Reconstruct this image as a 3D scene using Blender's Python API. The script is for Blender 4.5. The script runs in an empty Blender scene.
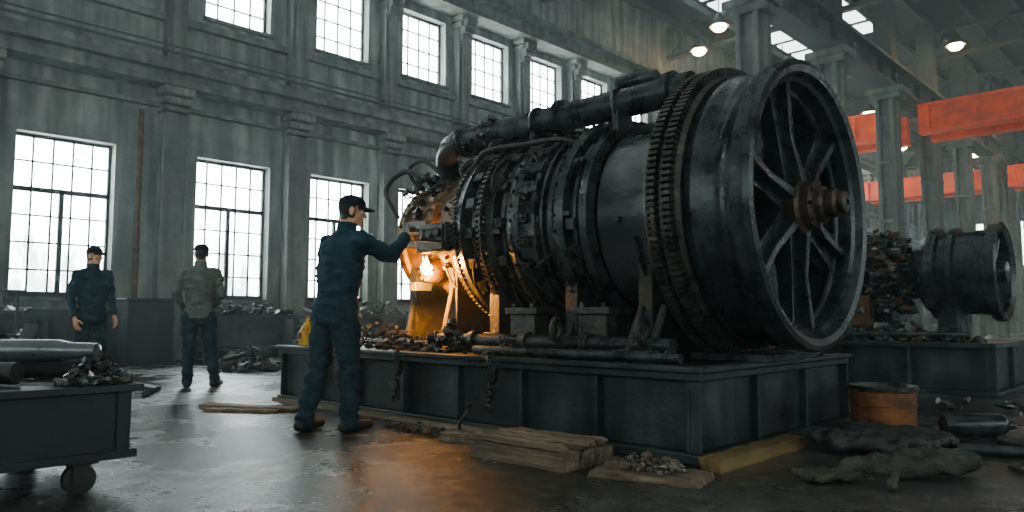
import bpy, math, random, bmesh
from mathutils import Vector, Matrix, noise
V=Vector
PI=math.pi
scene=bpy.context.scene
try: scene.view_settings.look='AgX - Medium High Contrast'
except Exception: pass

# ------------------------------------------------------------------ materials
def mk(name, cols, scale=3.0, detail=8, rough=(.45,.75), metal=0.0, bump=.25, bscale=30, stretch=(1,1,1), streak=0.0, spec=.5):
    m=bpy.data.materials.new(name); m.use_nodes=True
    nt=m.node_tree; N=nt.nodes; L=nt.links
    b=N['Principled BSDF']
    tc=N.new('ShaderNodeTexCoord'); mp=N.new('ShaderNodeMapping'); mp.inputs['Scale'].default_value=stretch
    L.new(tc.outputs['Object'],mp.inputs['Vector'])
    n1=N.new('ShaderNodeTexNoise'); n1.inputs['Scale'].default_value=scale; n1.inputs['Detail'].default_value=detail; n1.inputs['Roughness'].default_value=.62
    L.new(mp.outputs[0],n1.inputs['Vector'])
    r=N.new('ShaderNodeValToRGB'); e=r.color_ramp.elements
    while len(e)<len(cols): e.new(.5)
    for i,(p,c) in enumerate(cols):
        e[i].position=p; e[i].color=(c[0],c[1],c[2],1)
    L.new(n1.outputs['Fac'],r.inputs['Fac'])
    col=r.outputs['Color']
    if streak>0:
        mp2=N.new('ShaderNodeMapping'); mp2.inputs['Scale'].default_value=(2.5,2.5,.22)
        L.new(tc.outputs['Object'],mp2.inputs['Vector'])
        n3=N.new('ShaderNodeTexNoise'); n3.inputs['Scale'].default_value=1.6; n3.inputs['Detail'].default_value=6
        L.new(mp2.outputs[0],n3.inputs['Vector'])
        r3=N.new('ShaderNodeValToRGB'); r3.color_ramp.elements[0].position=.38; r3.color_ramp.elements[0].color=(1-streak,)*3+(1,)
        r3.color_ramp.elements[1].position=.62; r3.color_ramp.elements[1].color=(1,1,1,1)
        L.new(n3.outputs['Fac'],r3.inputs['Fac'])
        mx=N.new('ShaderNodeMix'); mx.data_type='RGBA'; mx.blend_type='MULTIPLY'; mx.inputs['Factor'].default_value=1
        L.new(col,mx.inputs['A']); L.new(r3.outputs['Color'],mx.inputs['B']); col=mx.outputs['Result']
    L.new(col,b.inputs['Base Color'])
    n2=N.new('ShaderNodeTexNoise'); n2.inputs['Scale'].default_value=bscale; n2.inputs['Detail'].default_value=6
    L.new(mp.outputs[0],n2.inputs['Vector'])
    mr=N.new('ShaderNodeMapRange'); mr.inputs['From Min'].default_value=.3; mr.inputs['From Max'].default_value=.7
    mr.inputs['To Min'].default_value=rough[0]; mr.inputs['To Max'].default_value=rough[1]
    L.new(n1.outputs['Fac'],mr.inputs['Value']); L.new(mr.outputs[0],b.inputs['Roughness'])
    bp=N.new('ShaderNodeBump'); bp.inputs['Strength'].default_value=bump; bp.inputs['Distance'].default_value=.02
    L.new(n2.outputs['Fac'],bp.inputs['Height']); L.new(bp.outputs[0],b.inputs['Normal'])
    b.inputs['Metallic'].default_value=metal
    b.inputs['Specular IOR Level'].default_value=spec
    return m
def emit(name,col,s):
    m=bpy.data.materials.new(name); m.use_nodes=True; nt=m.node_tree; nt.nodes.clear()
    o=nt.nodes.new('ShaderNodeOutputMaterial'); e=nt.nodes.new('ShaderNodeEmission')
    e.inputs['Color'].default_value=(*col,1); e.inputs['Strength'].default_value=s
    nt.links.new(e.outputs[0],o.inputs['Surface']); return m

M={}
M['plaster']=mk('plaster_wall',[(.3,(.085,.096,.086)),(.5,(.18,.194,.175)),(.72,(.31,.318,.28))],scale=.9,detail=12,rough=(.7,.95),bump=.5,bscale=14,streak=.55)
M['concrete']=mk('concrete_column',[(.3,(.08,.09,.08)),(.6,(.17,.18,.16)),(.8,(.26,.265,.235))],scale=1.6,detail=10,rough=(.7,.95),bump=.4,bscale=18,streak=.5)
M['roof']=mk('roof_metal',[(.3,(.016,.019,.019)),(.7,(.04,.046,.044))],scale=2,rough=(.6,.9),bump=.3,bscale=5)
M['girder']=mk('girder_steel',[(.3,(.02,.025,.024)),(.7,(.06,.07,.064))],scale=3,rough=(.5,.8),bump=.2,bscale=20)
M['steel']=mk('black_steel',[(.35,(.018,.021,.021)),(.58,(.044,.049,.049)),(.76,(.13,.128,.116))],scale=5,detail=12,rough=(.14,.48),metal=.4,bump=.22,bscale=22)
M['polish']=mk('worn_polished_steel',[(.35,(.06,.066,.066)),(.6,(.125,.132,.13)),(.78,(.26,.255,.235))],scale=3.5,detail=12,rough=(.12,.42),metal=.5,bump=.12,bscale=30,stretch=(.5,1,1))
M['grime']=mk('oily_grime_steel',[(.35,(.018,.018,.017)),(.55,(.048,.046,.042)),(.74,(.13,.108,.083))],scale=9,rough=(.2,.6),metal=.35,bump=.4,bscale=40)
M['dark']=mk('dark_painted_sheet',[(.35,(.010,.012,.012)),(.55,(.02,.023,.022)),(.78,(.055,.053,.046))],scale=3,detail=12,rough=(.35,.7),metal=.1,bump=.1,bscale=20,streak=.4)
M['rust']=mk('rusted_iron',[(.35,(.04,.022,.014)),(.55,(.11,.055,.03)),(.75,(.20,.11,.055))],scale=7,rough=(.6,.9),metal=.1,bump=.5,bscale=35)
M['drumpaint']=mk('rusty_orange_drum',[(.35,(.06,.024,.012)),(.5,(.2,.08,.03)),(.75,(.34,.14,.05))],scale=6,detail=12,rough=(.5,.8),metal=.0,bump=.3,bscale=30)
M['hubrust']=mk('rust_tinged_hub_steel',[(.35,(.03,.023,.018)),(.55,(.07,.05,.038)),(.75,(.16,.11,.078))],scale=7,rough=(.3,.6),metal=.5,bump=.3,bscale=35)
M['brass']=mk('heat_stained_bronze',[(.35,(.05,.034,.02)),(.55,(.14,.09,.045)),(.75,(.29,.19,.09))],scale=6,detail=12,rough=(.25,.55),metal=.4,bump=.4,bscale=22)
M['base']=mk('painted_base_steel',[(.32,(.018,.023,.023)),(.55,(.038,.049,.048)),(.76,(.09,.095,.087))],scale=2.6,detail=12,rough=(.26,.6),metal=.2,bump=.2,bscale=25,streak=.45)
M['wood']=mk('old_timber',[(.3,(.045,.033,.023)),(.55,(.15,.115,.078)),(.75,(.30,.24,.17))],scale=6,rough=(.7,.9),bump=.7,bscale=22,stretch=(.3,4,4))
M['yellowwood']=mk('new_timber',[(.3,(.09,.06,.025)),(.6,(.22,.15,.06)),(.8,(.32,.23,.1))],scale=5,rough=(.6,.85),bump=.4,bscale=22,stretch=(3,.35,3))
M['orange']=mk('orange_crane_paint',[(.3,(.5,.055,.006)),(.6,(.85,.115,.012)),(.8,(.9,.16,.02))],scale=2,rough=(.5,.7),bump=.1)
M['yellow']=mk('yellow_paint',[(.35,(.25,.13,.01)),(.6,(.6,.36,.02)),(.8,(.66,.42,.04))],scale=8,rough=(.4,.6),bump=.2)
M['navy']=mk('navy_workwear',[(.3,(.010,.026,.038)),(.6,(.020,.046,.063)),(.8,(.038,.07,.088))],scale=9,rough=(.8,.95),bump=.6,bscale=16,spec=.2)
M['trouser']=mk('slate_trouser_cloth',[(.3,(.011,.024,.030)),(.6,(.022,.042,.050)),(.8,(.04,.063,.07))],scale=9,rough=(.8,.95),bump=.6,bscale=16,spec=.2)
M['shirt']=mk('grey_shirt_cloth',[(.3,(.075,.088,.082)),(.6,(.12,.136,.127)),(.8,(.17,.186,.173))],scale=8,rough=(.8,.95),bump=.4,bscale=16,spec=.15)
M['skin']=mk('skin',[(.3,(.40,.20,.125)),(.7,(.55,.31,.20))],scale=12,rough=(.45,.6),bump=.05)
M['shoe']=mk('boot_leather',[(.3,(.01,.009,.008)),(.7,(.03,.027,.024))],scale=12,rough=(.35,.6),bump=.2)
M['cap']=mk('cap_cloth',[(.3,(.008,.012,.017)),(.7,(.022,.028,.036))],scale=14,rough=(.8,.95),bump=.2,spec=.15)
M['hair']=mk('dark_hair',[(.3,(.008,.006,.005)),(.7,(.025,.018,.014))],scale=40,rough=(.5,.7),bump=.6,bscale=120)
M['eye']=mk('eye_white',[(.3,(.5,.5,.48)),(.7,(.6,.6,.58))],rough=(.2,.3),bump=0)
M['rubber']=mk('black_rubber',[(.3,(.011,.011,.0105)),(.7,(.036,.035,.032))],scale=10,rough=(.4,.75),bump=.4)
M['rag']=mk('oily_rag_cloth',[(.3,(.045,.041,.035)),(.6,(.09,.083,.071)),(.8,(.16,.148,.127))],scale=8,rough=(.8,.97),bump=.9,bscale=70,spec=.15)
M['ash']=mk('pale_debris',[(.3,(.08,.076,.068)),(.6,(.22,.21,.19)),(.8,(.38,.37,.34))],scale=14,rough=(.8,.95),bump=.7,bscale=40)
M['frame']=mk('window_frame_paint',[(.3,(.015,.018,.018)),(.7,(.035,.04,.04))],rough=(.5,.7),bump=.1)
M['lamp']=emit('lamp_glow',(1,.66,.34),50)
M['sky_fill_glass']=emit('skylight_and_fill_glass',(.88,.98,.96),3.3)  # roof glazing, also the unseen near strips added as fill light
M['dim_glass']=emit('dim_and_fill_window_glass',(.84,.97,.97),6.4)  # weaker glow for north panes and the added east and south windows
M['flame']=emit('flame_glow',(1.0,.42,.05),90)
M['ember']=emit('ember_glow',(1.0,.25,.03),8)

def glassmat():
    m=bpy.data.materials.new('daylit_window_glass'); m.use_nodes=True; nt=m.node_tree; N=nt.nodes; L=nt.links; N.clear()
    o=N.new('ShaderNodeOutputMaterial'); e=N.new('ShaderNodeEmission')
    geo=N.new('ShaderNodeNewGeometry')
    mp=N.new('ShaderNodeMapping'); mp.inputs['Scale'].default_value=(1,2.2,.5); L.new(geo.outputs['Position'],mp.inputs['Vector'])
    n=N.new('ShaderNodeTexNoise'); n.inputs['Scale'].default_value=1.5; n.inputs['Detail'].default_value=10; n.inputs['Roughness'].default_value=.7
    L.new(mp.outputs[0],n.inputs['Vector'])
    sx=N.new('ShaderNodeSeparateXYZ'); L.new(geo.outputs['Position'],sx.inputs[0])
    mr=N.new('ShaderNodeMapRange'); mr.inputs['From Min'].default_value=1.0; mr.inputs['From Max'].default_value=3.6; mr.inputs['To Min'].default_value=.62; mr.inputs['To Max'].default_value=.3
    L.new(sx.outputs['Z'],mr.inputs['Value'])
    lt=N.new('ShaderNodeMath'); lt.operation='SUBTRACT'; L.new(n.outputs['Fac'],lt.inputs[0]); L.new(mr.outputs[0],lt.inputs[1])
    r=N.new('ShaderNodeMapRange'); r.inputs['From Min'].default_value=-.08; r.inputs['From Max'].default_value=.08; r.inputs['To Min'].default_value=4.0; r.inputs['To Max'].default_value=18
    L.new(lt.outputs[0],r.inputs['Value']); L.new(r.outputs[0],e.inputs['Strength'])
    e.inputs['Color'].default_value=(.88,.98,.98,1)
    L.new(e.outputs[0],o.inputs['Surface']); return m
M['glass']=glassmat()

def floormat():
    m=bpy.data.materials.new('wet_concrete_floor'); m.use_nodes=True; nt=m.node_tree; N=nt.nodes; L=nt.links; b=N['Principled BSDF']
    tc=N.new('ShaderNodeTexCoord')
    def noi(s,d,ro=.6):
        n=N.new('ShaderNodeTexNoise'); n.inputs['Scale'].default_value=s; n.inputs['Detail'].default_value=d; n.inputs['Roughness'].default_value=ro
        L.new(tc.outputs['Object'],n.inputs['Vector']); return n
    a=noi(.55,12,.65); r=N.new('ShaderNodeValToRGB'); e=r.color_ramp.elements; e[0].position=.33; e[0].color=(.026,.027,.024,1); e[1].position=.7; e[1].color=(.13,.13,.114,1)
    el=e.new(.5); el.color=(.06,.062,.055,1)
    L.new(a.outputs['Fac'],r.inputs['Fac'])
    f=noi(9,10,.7); rf=N.new('ShaderNodeValToRGB'); rf.color_ramp.elements[0].position=.35; rf.color_ramp.elements[0].color=(.35,.35,.35,1); rf.color_ramp.elements[1].position=.65
    L.new(f.outputs['Fac'],rf.inputs['Fac'])
    mx=N.new('ShaderNodeMix'); mx.data_type='RGBA'; mx.blend_type='MULTIPLY'; mx.inputs['Factor'].default_value=1
    L.new(r.outputs['Color'],mx.inputs['A']); L.new(rf.outputs['Color'],mx.inputs['B'])
    vo=N.new('ShaderNodeTexVoronoi'); vo.feature='DISTANCE_TO_EDGE'; vo.inputs['Scale'].default_value=.42
    wn=noi(1.6,6); ad=N.new('ShaderNodeMix'); ad.data_type='RGBA'; ad.blend_type='ADD'; ad.inputs['Factor'].default_value=.5
    L.new(tc.outputs['Object'],ad.inputs['A']); L.new(wn.outputs['Color'],ad.inputs['B']); L.new(ad.outputs['Result'],vo.inputs['Vector'])
    cr=N.new('ShaderNodeValToRGB'); cr.color_ramp.elements[0].position=0; cr.color_ramp.elements[0].color=(.2,.2,.2,1); cr.color_ramp.elements[1].position=.007
    L.new(vo.outputs['Distance'],cr.inputs['Fac'])
    m2=N.new('ShaderNodeMix'); m2.data_type='RGBA'; m2.blend_type='MULTIPLY'; m2.inputs['Factor'].default_value=1
    L.new(mx.outputs['Result'],m2.inputs['A']); L.new(cr.outputs['Color'],m2.inputs['B']); L.new(m2.outputs['Result'],b.inputs['Base Color'])
    w=noi(.8,12,.68); mr=N.new('ShaderNodeMapRange'); mr.inputs['From Min'].default_value=.42; mr.inputs['From Max'].default_value=.62; mr.inputs['To Min'].default_value=.09; mr.inputs['To Max'].default_value=.45
    L.new(w.outputs['Fac'],mr.inputs['Value']); L.new(mr.outputs[0],b.inputs['Roughness'])
    bp=N.new('ShaderNodeBump'); bp.inputs['Strength'].default_value=.45; bp.inputs['Distance'].default_value=.02
    bn=noi(16,10,.75); L.new(bn.outputs['Fac'],bp.inputs['Height']); L.new(bp.outputs[0],b.inputs['Normal'])
    b.inputs['Specular IOR Level'].default_value=.7
    return m
M['floor']=floormat()

# ------------------------------------------------------------------ mesh builder
def frame(d):
    d=d.normalized(); u=V((0,0,1)) if abs(d.z)<.95 else V((0,1,0))
    a=d.cross(u).normalized(); b=a.cross(d).normalized(); return a,b
def spath(P,sub=6):
    P=[V(p) for p in P]
    if len(P)<3: return P
    out=[]
    for i in range(len(P)-1):
        p0=P[max(i-1,0)];p1=P[i];p2=P[i+1];p3=P[min(i+2,len(P)-1)]
        for k in range(sub):
            t=k/sub
            out.append(.5*((2*p1)+(p2-p0)*t+(2*p0-5*p1+4*p2-p3)*t*t+(3*p1-p0-3*p2+p3)*t**3))
    out.append(P[-1]); return out
class MB:
    def __init__(s): s.v=[];s.f=[];s.m=[]
    def add(s,vs,fs,mi=0):
        o=len(s.v); s.v+= [V(v) for v in vs]; s.f+=[tuple(i+o for i in f) for f in fs]; s.m+=[mi]*len(fs)
    def box(s,c,d,mi=0,R=None):
        c=V(c);vs=[]
        for x in (-.5,.5):
            for y in (-.5,.5):
                for z in (-.5,.5):
                    p=V((x*d[0],y*d[1],z*d[2]))
                    if R is not None: p=R@p
                    vs.append(c+p)
        s.add(vs,[(0,1,3,2),(4,6,7,5),(0,4,5,1),(2,3,7,6),(0,2,6,4),(1,5,7,3)],mi)
    def bx(s,x0,x1,y0,y1,z0,z1,mi=0): s.box(((x0+x1)/2,(y0+y1)/2,(z0+z1)/2),(x1-x0,y1-y0,z1-z0),mi)
    def tube(s,P,r,n=12,mi=0,caps=True):
        P=[V(p) for p in P]
        rs=r if isinstance(r,(list,tuple)) else [r]*len(P)
        a,b=frame(P[1]-P[0]); vs=[]
        for i,p in enumerate(P):
            d=(P[min(i+1,len(P)-1)]-P[max(i-1,0)]).normalized()
            a=(a-d*a.dot(d)).normalized(); b=a.cross(d)
            for k in range(n):
                t=2*PI*k/n; vs.append(p+(a*math.cos(t)+b*math.sin(t))*rs[i])
        fs=[]
        for i in range(len(P)-1):
            for k in range(n):
                k2=(k+1)%n; fs.append((i*n+k,i*n+k2,(i+1)*n+k2,(i+1)*n+k))
        if caps: fs.append(tuple(range(n-1,-1,-1))); fs.append(tuple((len(P)-1)*n+k for k in range(n)))
        s.add(vs,fs,mi)
    def cyl(s,p1,p2,r1,r2=None,n=20,mi=0): s.tube([p1,p2],[r1,r1 if r2 is None else r2],n,mi)
    def rev(s,prof,o=(0,0,0),ax=(1,0,0),n=72,mi=0,mis=None):
        o=V(o);ax=V(ax).normalized();a,b=frame(ax);vs=[]
        for (t,r) in prof:
            for k in range(n):
                q=2*PI*k/n; vs.append(o+ax*t+(a*math.cos(q)+b*math.sin(q))*max(r,.0005))
        fs=[];ms=[]
        for i in range(len(prof)-1):
            for k in range(n):
                k2=(k+1)%n; fs.append((i*n+k,i*n+k2,(i+1)*n+k2,(i+1)*n+k)); ms.append(mis[i] if mis else mi)
        off=len(s.v); s.v+=vs; s.f+=[tuple(i+off for i in f) for f in fs]; s.m+=ms
    def torus(s,c,ax,R,r,n=48,m=10,mi=0,a0=0,a1=2*PI):
        c=V(c);ax=V(ax).normalized();a,b=frame(ax);full=abs(a1-a0-2*PI)<1e-4
        cnt=n if full else n+1;vs=[];fs=[]
        for i in range(cnt):
            t=a0+(a1-a0)*i/n; d=a*math.cos(t)+b*math.sin(t)
            for k in range(m):
                q=2*PI*k/m; vs.append(c+d*(R+r*math.cos(q))+ax*(r*math.sin(q)))
        for i in range(n):
            i2=(i+1)%cnt
            for k in range(m):
                k2=(k+1)%m; fs.append((i*m+k,i2*m+k,i2*m+k2,i*m+k2))
        s.add(vs,fs,mi)
    def sph(s,c,r,n=16,m=10,mi=0,R=None):
        c=V(c); 
        if not isinstance(r,(tuple,list,Vector)): r=(r,r,r)
        vs=[];fs=[]
        for i in range(m+1):
            ph=PI*i/m
            for k in range(n):
                t=2*PI*k/n; p=V((math.sin(ph)*math.cos(t)*r[0],math.sin(ph)*math.sin(t)*r[1],math.cos(ph)*r[2]))
                if R is not None: p=R@p
                vs.append(c+p)
        for i in range(m):
            for k in range(n):
                k2=(k+1)%n; fs.append((i*n+k,(i+1)*n+k,(i+1)*n+k2,i*n+k2))
        s.add(vs,fs,mi)
    def mesh(s,name,mats,smooth=True,ang=38):
        me=bpy.data.meshes.new(name); me.from_pydata([tuple(v) for v in s.v],[],s.f)
        for m in mats: me.materials.append(M[m] if isinstance(m,str) else m)
        me.polygons.foreach_set('material_index',s.m); me.update()
        bm=bmesh.new(); bm.from_mesh(me)
        if len(s.v)<60000: bmesh.ops.remove_doubles(bm,verts=bm.verts,dist=.0006)
        bmesh.ops.recalc_face_normals(bm,faces=bm.faces); bm.to_mesh(me); bm.free()
        if smooth:
            me.polygons.foreach_set('use_smooth',[True]*len(me.polygons)); me.set_sharp_from_angle(angle=math.radians(ang))
        return me
    def build(s,name,mats,parent=None,smooth=True,ang=38,bevel=0):
        mn=V((min(v.x for v in s.v),min(v.y for v in s.v),min(v.z for v in s.v)))
        mxx=V((max(v.x for v in s.v),max(v.y for v in s.v),max(v.z for v in s.v)))
        c=V(((mn.x+mxx.x)/2,(mn.y+mxx.y)/2,mn.z))
        s.v=[v-c for v in s.v]
        ob=bpy.data.objects.new(name,s.mesh(name,mats,smooth,ang)); scene.collection.objects.link(ob)
        if parent: ob.parent=parent; ob.location=c-parent.location
        else: ob.location=c
        if bevel:
            bv=ob.modifiers.new('bevel','BEVEL'); bv.width=bevel; bv.segments=2; bv.limit_method='ANGLE'; bv.angle_limit=math.radians(40)
        return ob
def empty(name,loc,rz=0):
    e=bpy.data.objects.new(name,None); e.location=loc; e.rotation_euler=(0,0,rz); e.empty_display_size=.2; scene.collection.objects.link(e); return e
def rotm(rx,ry,rz): return (Matrix.Rotation(rz,3,'Z')@Matrix.Rotation(ry,3,'Y')@Matrix.Rotation(rx,3,'X'))

def junk(mb,rng,c,sz,n,nm,smin=.03,smax=.12):
    c=V(c)
    for i in range(n):
        t=rng.random()*2*PI; q=math.sqrt(rng.random()); 
        x=math.cos(t)*q*sz[0]; y=math.sin(t)*q*sz[1]; h=sz[2]*(1-q*q)
        s=rng.uniform(smin,smax); z=max(s*.6,rng.random()*h); p=c+V((x,y,z)); mi=rng.randrange(nm)
        R=rotm(rng.uniform(-.6,.6),rng.uniform(-.6,.6),rng.uniform(0,PI)); k=rng.random()
        if k<.36: mb.box(p,(s*rng.uniform(.8,2),s*rng.uniform(.5,1.2),s*rng.uniform(.3,.9)),mi,R)
        elif k<.66:
            d=R@V((1,0,0)); l=s*rng.uniform(.8,2.2); mb.cyl(p-d*l/2,p+d*l/2,s*rng.uniform(.2,.5),n=12,mi=mi)
        elif k<.74: mb.torus(p,R@V((0,.3,1)),s*.6,s*.17,n=16,m=6,mi=mi)
        elif k<.82:
            d=R@V((1,0,0)); e=R@V((0,1,0)); mb.tube(spath([p-d*s*1.5,p+e*s*.6,p+d*s*.8+V((0,0,s*.4)),p+d*s*1.6-e*s*.5],4),s*.13,n=7,mi=mi)
        else:
            d=R@V((0,.2,1)); mb.cyl(p-d*s*.25,p+d*s*.25,s*.6,n=6,mi=mi); mb.cyl(p-d*s*.4,p+d*s*.5,s*.25,n=10,mi=mi)

# ------------------------------------------------------------------ room shell
WX=-15.5; EX=14.0; YN=62; YS=-14; ZR=12.6
floor=MB(); floor.bx(WX,EX,YS,YN,-.2,0); floor.build('floor',['floor'],smooth=False)
ceil=MB(); ceil.bx(WX-.45,EX+.45,YS-.45,YN+.45,ZR,ZR+.2)
ceil.build('ceiling',['roof'],smooth=False)
wins=[-1.7,1.15,4.05,7.3,10.0]+[12.6+2.53*i for i in range(20)]
pil=[-3.1,-.25,2.6,5.88,8.65]+[11.3+2.53*i for i in range(20)]
LW=1.66; UW=1.5; LZ=(1.23,4.24); UZ=(7.3,9.15)
w=MB(); X0,X1=WX-.45,WX
w.bx(X0,X1,YS,YN,0,LZ[0]); w.bx(X0,X1,YS,YN,LZ[1],UZ[0]); w.bx(X0,X1,YS,YN,UZ[1],ZR)
for (z0,z1,ww) in ((LZ[0],LZ[1],LW),(UZ[0],UZ[1],UW)):
    y=YS
    for c in wins:
        w.bx(X0,X1,y,c-ww/2,z0,z1); y=c+ww/2
    w.bx(X0,X1,y,YN,z0,z1)
w.build('wall_west',['plaster'],smooth=False)
def hwall(name,y0,y1,cs,z0,z1,hw):
    w=MB(); w.bx(WX-.45,EX+.45,y0,y1,0,z0); w.bx(WX-.45,EX+.45,y0,y1,z1,ZR); x=WX-.45
    for c in cs: w.bx(x,c-hw,y0,y1,z0,z1); x=c+hw
    w.bx(x,EX+.45,y0,y1,z0,z1); w.build(name,['plaster'],smooth=False)
nw=[-12.6,-9.2,-5.8,-2.4,1.0]; hwall('wall_north',YN,YN+.45,nw,4.4,7.6,1.1)
sw=[-12,-7,-2,3,8]; hwall('wall_south',YS-.45,YS,sw,2.5,8,1.5)
ew=[-9,-4,1,6,11,18,26,34,42,50]
w=MB(); w.bx(EX,EX+.45,YS,YN,0,2.5); w.bx(EX,EX+.45,YS,YN,8,ZR); y=YS
for c in ew: w.bx(EX,EX+.45,y,c-1.6,2.5,8); y=c+1.6
w.bx(EX,EX+.45,y,YN,2.5,8); w.build('wall_east',['plaster'],smooth=False)
wn=0
def window(c,z0,z1,ww,cols,rows,transom,side='W'):
    global wn; wn+=1
    P={'W':(WX-.28,0,WX-.33,WX-.32),'E':(EX+.2,0,EX+.24,EX+.25),'N':(YN+.2,1,YN+.24,YN+.25),'S':(YS-.2,1,YS-.25,YS-.24)}[side]
    e=empty('window_%d'%wn,(P[0],c,z0) if P[1]==0 else (c,P[0],z0))
    fr=MB(); y0,y1=c-ww/2,c+ww/2
    def B(a0,a1,q0,q1,t):
        if P[1]: fr.bx(a0,a1,P[0]-t/2,P[0]+t/2,q0,q1)
        else: fr.bx(P[0]-t/2,P[0]+t/2,a0,a1,q0,q1)
    B(y0,y0+.05,z0,z1,.07);B(y1-.05,y1,z0,z1,.07);B(y0,y1,z0,z0+.06,.07);B(y0,y1,z1-.06,z1,.07)
    for i in range(1,cols): yy=y0+ww*i/cols; B(yy-.014,yy+.014,z0,z1,.05)
    for i in range(1,rows): zz=z0+(z1-z0)*i/rows; B(y0,y1,zz-.014,zz+.014,.05)
    if transom:
        zt=z0+(z1-z0)*transom; B(y0,y1,zt-.045,zt+.045,.07); B(c-.04,c+.04,z0,zt,.07); B(y0,y1,z0,z0+.1,.07)
    fr.build('frame',['frame'],e,smooth=False)
    g=MB()
    if P[1]: g.bx(y0,y1,P[2],P[3],z0,z1)
    else: g.bx(P[2],P[3],y0,y1,z0,z1)
    g.build('glass',['glass' if side=='W' else 'dim_glass'],e,smooth=False)
    if side=='W':
        s=MB(); s.bx(WX-.24,WX+.1,y0-.06,y1+.06,z0-.07,z0+.0); s.build('sill',['concrete'],e,smooth=False)
for c in wins[:19]: window(c,LZ[0],LZ[1],LW,5,6,.66)
for c in wins[:19]: window(c,UZ[0],UZ[1],UW,4,4,0)
for c in nw: window(c,4.4,7.6,2.2,5,6,0,'N')
for c in sw: window(c,2.5,8,3.0,5,8,0,'S')  # unseen windows added behind the camera for fill and wheel reflections
for c in ew: window(c,2.5,8,3.2,5,8,0,'E')  # unseen windows added on the east wall to light the hall
for c in pil:
    p=MB(); p.bx(WX,WX+.32,c-.23,c+.23,0,5.0); p.bx(WX,WX+.26,c-.2,c+.2,5.0,9.3)
    p.bx(WX,WX+.4,c-.28,c+.28,0,.5)
    for k,(z,o,h) in enumerate(((5.02,.06,.1),(5.16,.13,.14),(5.34,.2,.16),(9.05,.1,.14),(9.22,.18,.16))):
        p.bx(WX,WX+.32+o,c-.23-o*.4,c+.23+o*.4,z-.0,z+h)
    for i in range(4): p.bx(WX,WX+.28+.1*i,c-.14-.015*i,c+.14+.015*i,8.5+.18*i,8.7+.18*i)
    p.bx(WX+.26,WX+.32,c-.1,c+.1,5.5,8.5)
    p.build('wall_pilaster',['concrete'],smooth=False,bevel=.02)
tr=0
def trim(a,mat='concrete'):
    global tr; tr+=1
    t=MB()
    for q in a: t.bx(*q)
    t.build('trim_%d'%tr,[mat],smooth=False)
trim([(WX,WX+.55,YS,YN,5.5,5.62),(WX,WX+.45,YS,YN,5.62,5.78),(WX,WX+.66,YS,YN,5.78,5.9),(WX+.5,WX+.55,YS,YN,5.9,6.06)])
trim([(WX,WX+.16,YS,YN,5.12,5.2)])
trim([(WX,WX+.14,YS,YN,6.95,7.1)])
trim([(WX,WX+.7,YS,YN,9.38,9.5),(WX,WX+.4,YS,YN,9.5,9.9),(WX,WX+.75,YS,YN,9.9,10.05),(WX+.3,WX+.4,YS,YN,10.05,10.2)])
trim([(WX,WX+.12,YS,YN,0,1.0)],'girder')
p=MB(); p.tube([(WX+.08,5.3,.3),(WX+.08,5.3,5.0)],.05,mi=0)
for z in (1.2,2.2,3.4,4.5): p.torus((WX+.08,5.3,z),(0,0,1),.055,.018,n=16,m=6)
p.build('rusty_downpipe',['rust'])
p=MB(); p.tube([(WX+.62,-8,6.15),(WX+.62,40,6.15)],.03); p.tube([(WX+.6,-8,6.28),(WX+.6,40,6.28)],.02)
p.build('wall_conduits',['girder'])

# roof structure
t=MB()
for i in range(8):
    y=10+i*7.5
    t.bx(WX,EX,y-.12,y+.12,ZR-.45,ZR-.3); t.bx(WX,EX,y-.1,y+.1,ZR-1.55,ZR-1.4)
    x=-15.4
    while x<12:
        t.tube([(x,y,ZR-1.5),(x+.9,y,ZR-.4)],.045,n=6); t.tube([(x+.9,y,ZR-.4),(x+1.8,y,ZR-1.5)],.045,n=6); x+=1.8
t.build('roof_trusses',['girder'],smooth=False)
t=MB()
for i in range(20):
    x=-15.2+i*1.45; t.bx(x-.05,x+.05,YS,YN,ZR-.25,ZR-.0)
t.build('roof_purlins',['girder'],smooth=False)
s=MB()
for (x,y0,n) in ((-13.0,20,10),(-10.1,26,4),(-10.1,-12,18),(-5.75,-12,18),(-1.4,-12,16),(3,-12,16),(7.3,-10,14),(-2.9,24,14)):  # far rows are roof glazing; unseen rows over the near bay added for light
    for k in range(n):
        s.bx(x-.45,x+.45,y0+k*1.5,y0+k*1.5+1.1,ZR-.06,ZR-.005)
s.build('skylight_and_fill_strip',['sky_fill_glass'],smooth=False)
CX=-8.0
for i,y in enumerate([16.8,21.8,26.8,31.8,36.8,41.8,46.8,51.8]):
    c=MB(); c.bx(CX-.3,CX-.16,y-.36,y+.36,0,8.4); c.bx(CX+.16,CX+.3,y-.36,y+.36,0,8.4); c.bx(CX-.2,CX+.2,y-.26,y+.26,0,8.4)
    c.bx(CX-.45,CX+.45,y-.45,y+.45,0,.6); c.bx(CX-.5,CX+.5,y-.4,y+.4,8.2,8.4); c.bx(CX-.6,CX+.6,y-.45,y+.45,8.4,8.61)
    for z in (2,4,6): c.bx(CX-.32,CX+.32,y-.38,y+.38,z,z+.12)
    c.build('concrete_column',['concrete'],smooth=False,bevel=.015)
g=MB(); g.bx(CX-.35,CX+.35,8,YN-.1,8.62,8.74); g.bx(CX-.12,CX+.12,8,YN-.1,8.74,9.4); g.bx(CX-.4,CX+.4,8,YN-.1,9.4,9.52); g.bx(CX-.05,CX+.05,8,YN-.1,9.52,9.62)
for i in range(39): g.bx(CX-.3,CX+.3,8+i*1.35,8.03+i*1.35,8.74,9.4)
for y in [16.8,21.8,26.8,31.8,36.8,41.8,46.8,51.8]: g.bx(CX-.28,CX+.28,y-.3,y+.3,9.52,ZR-.25)
g.build('crane_runway_girder',['girder'],smooth=False)
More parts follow.
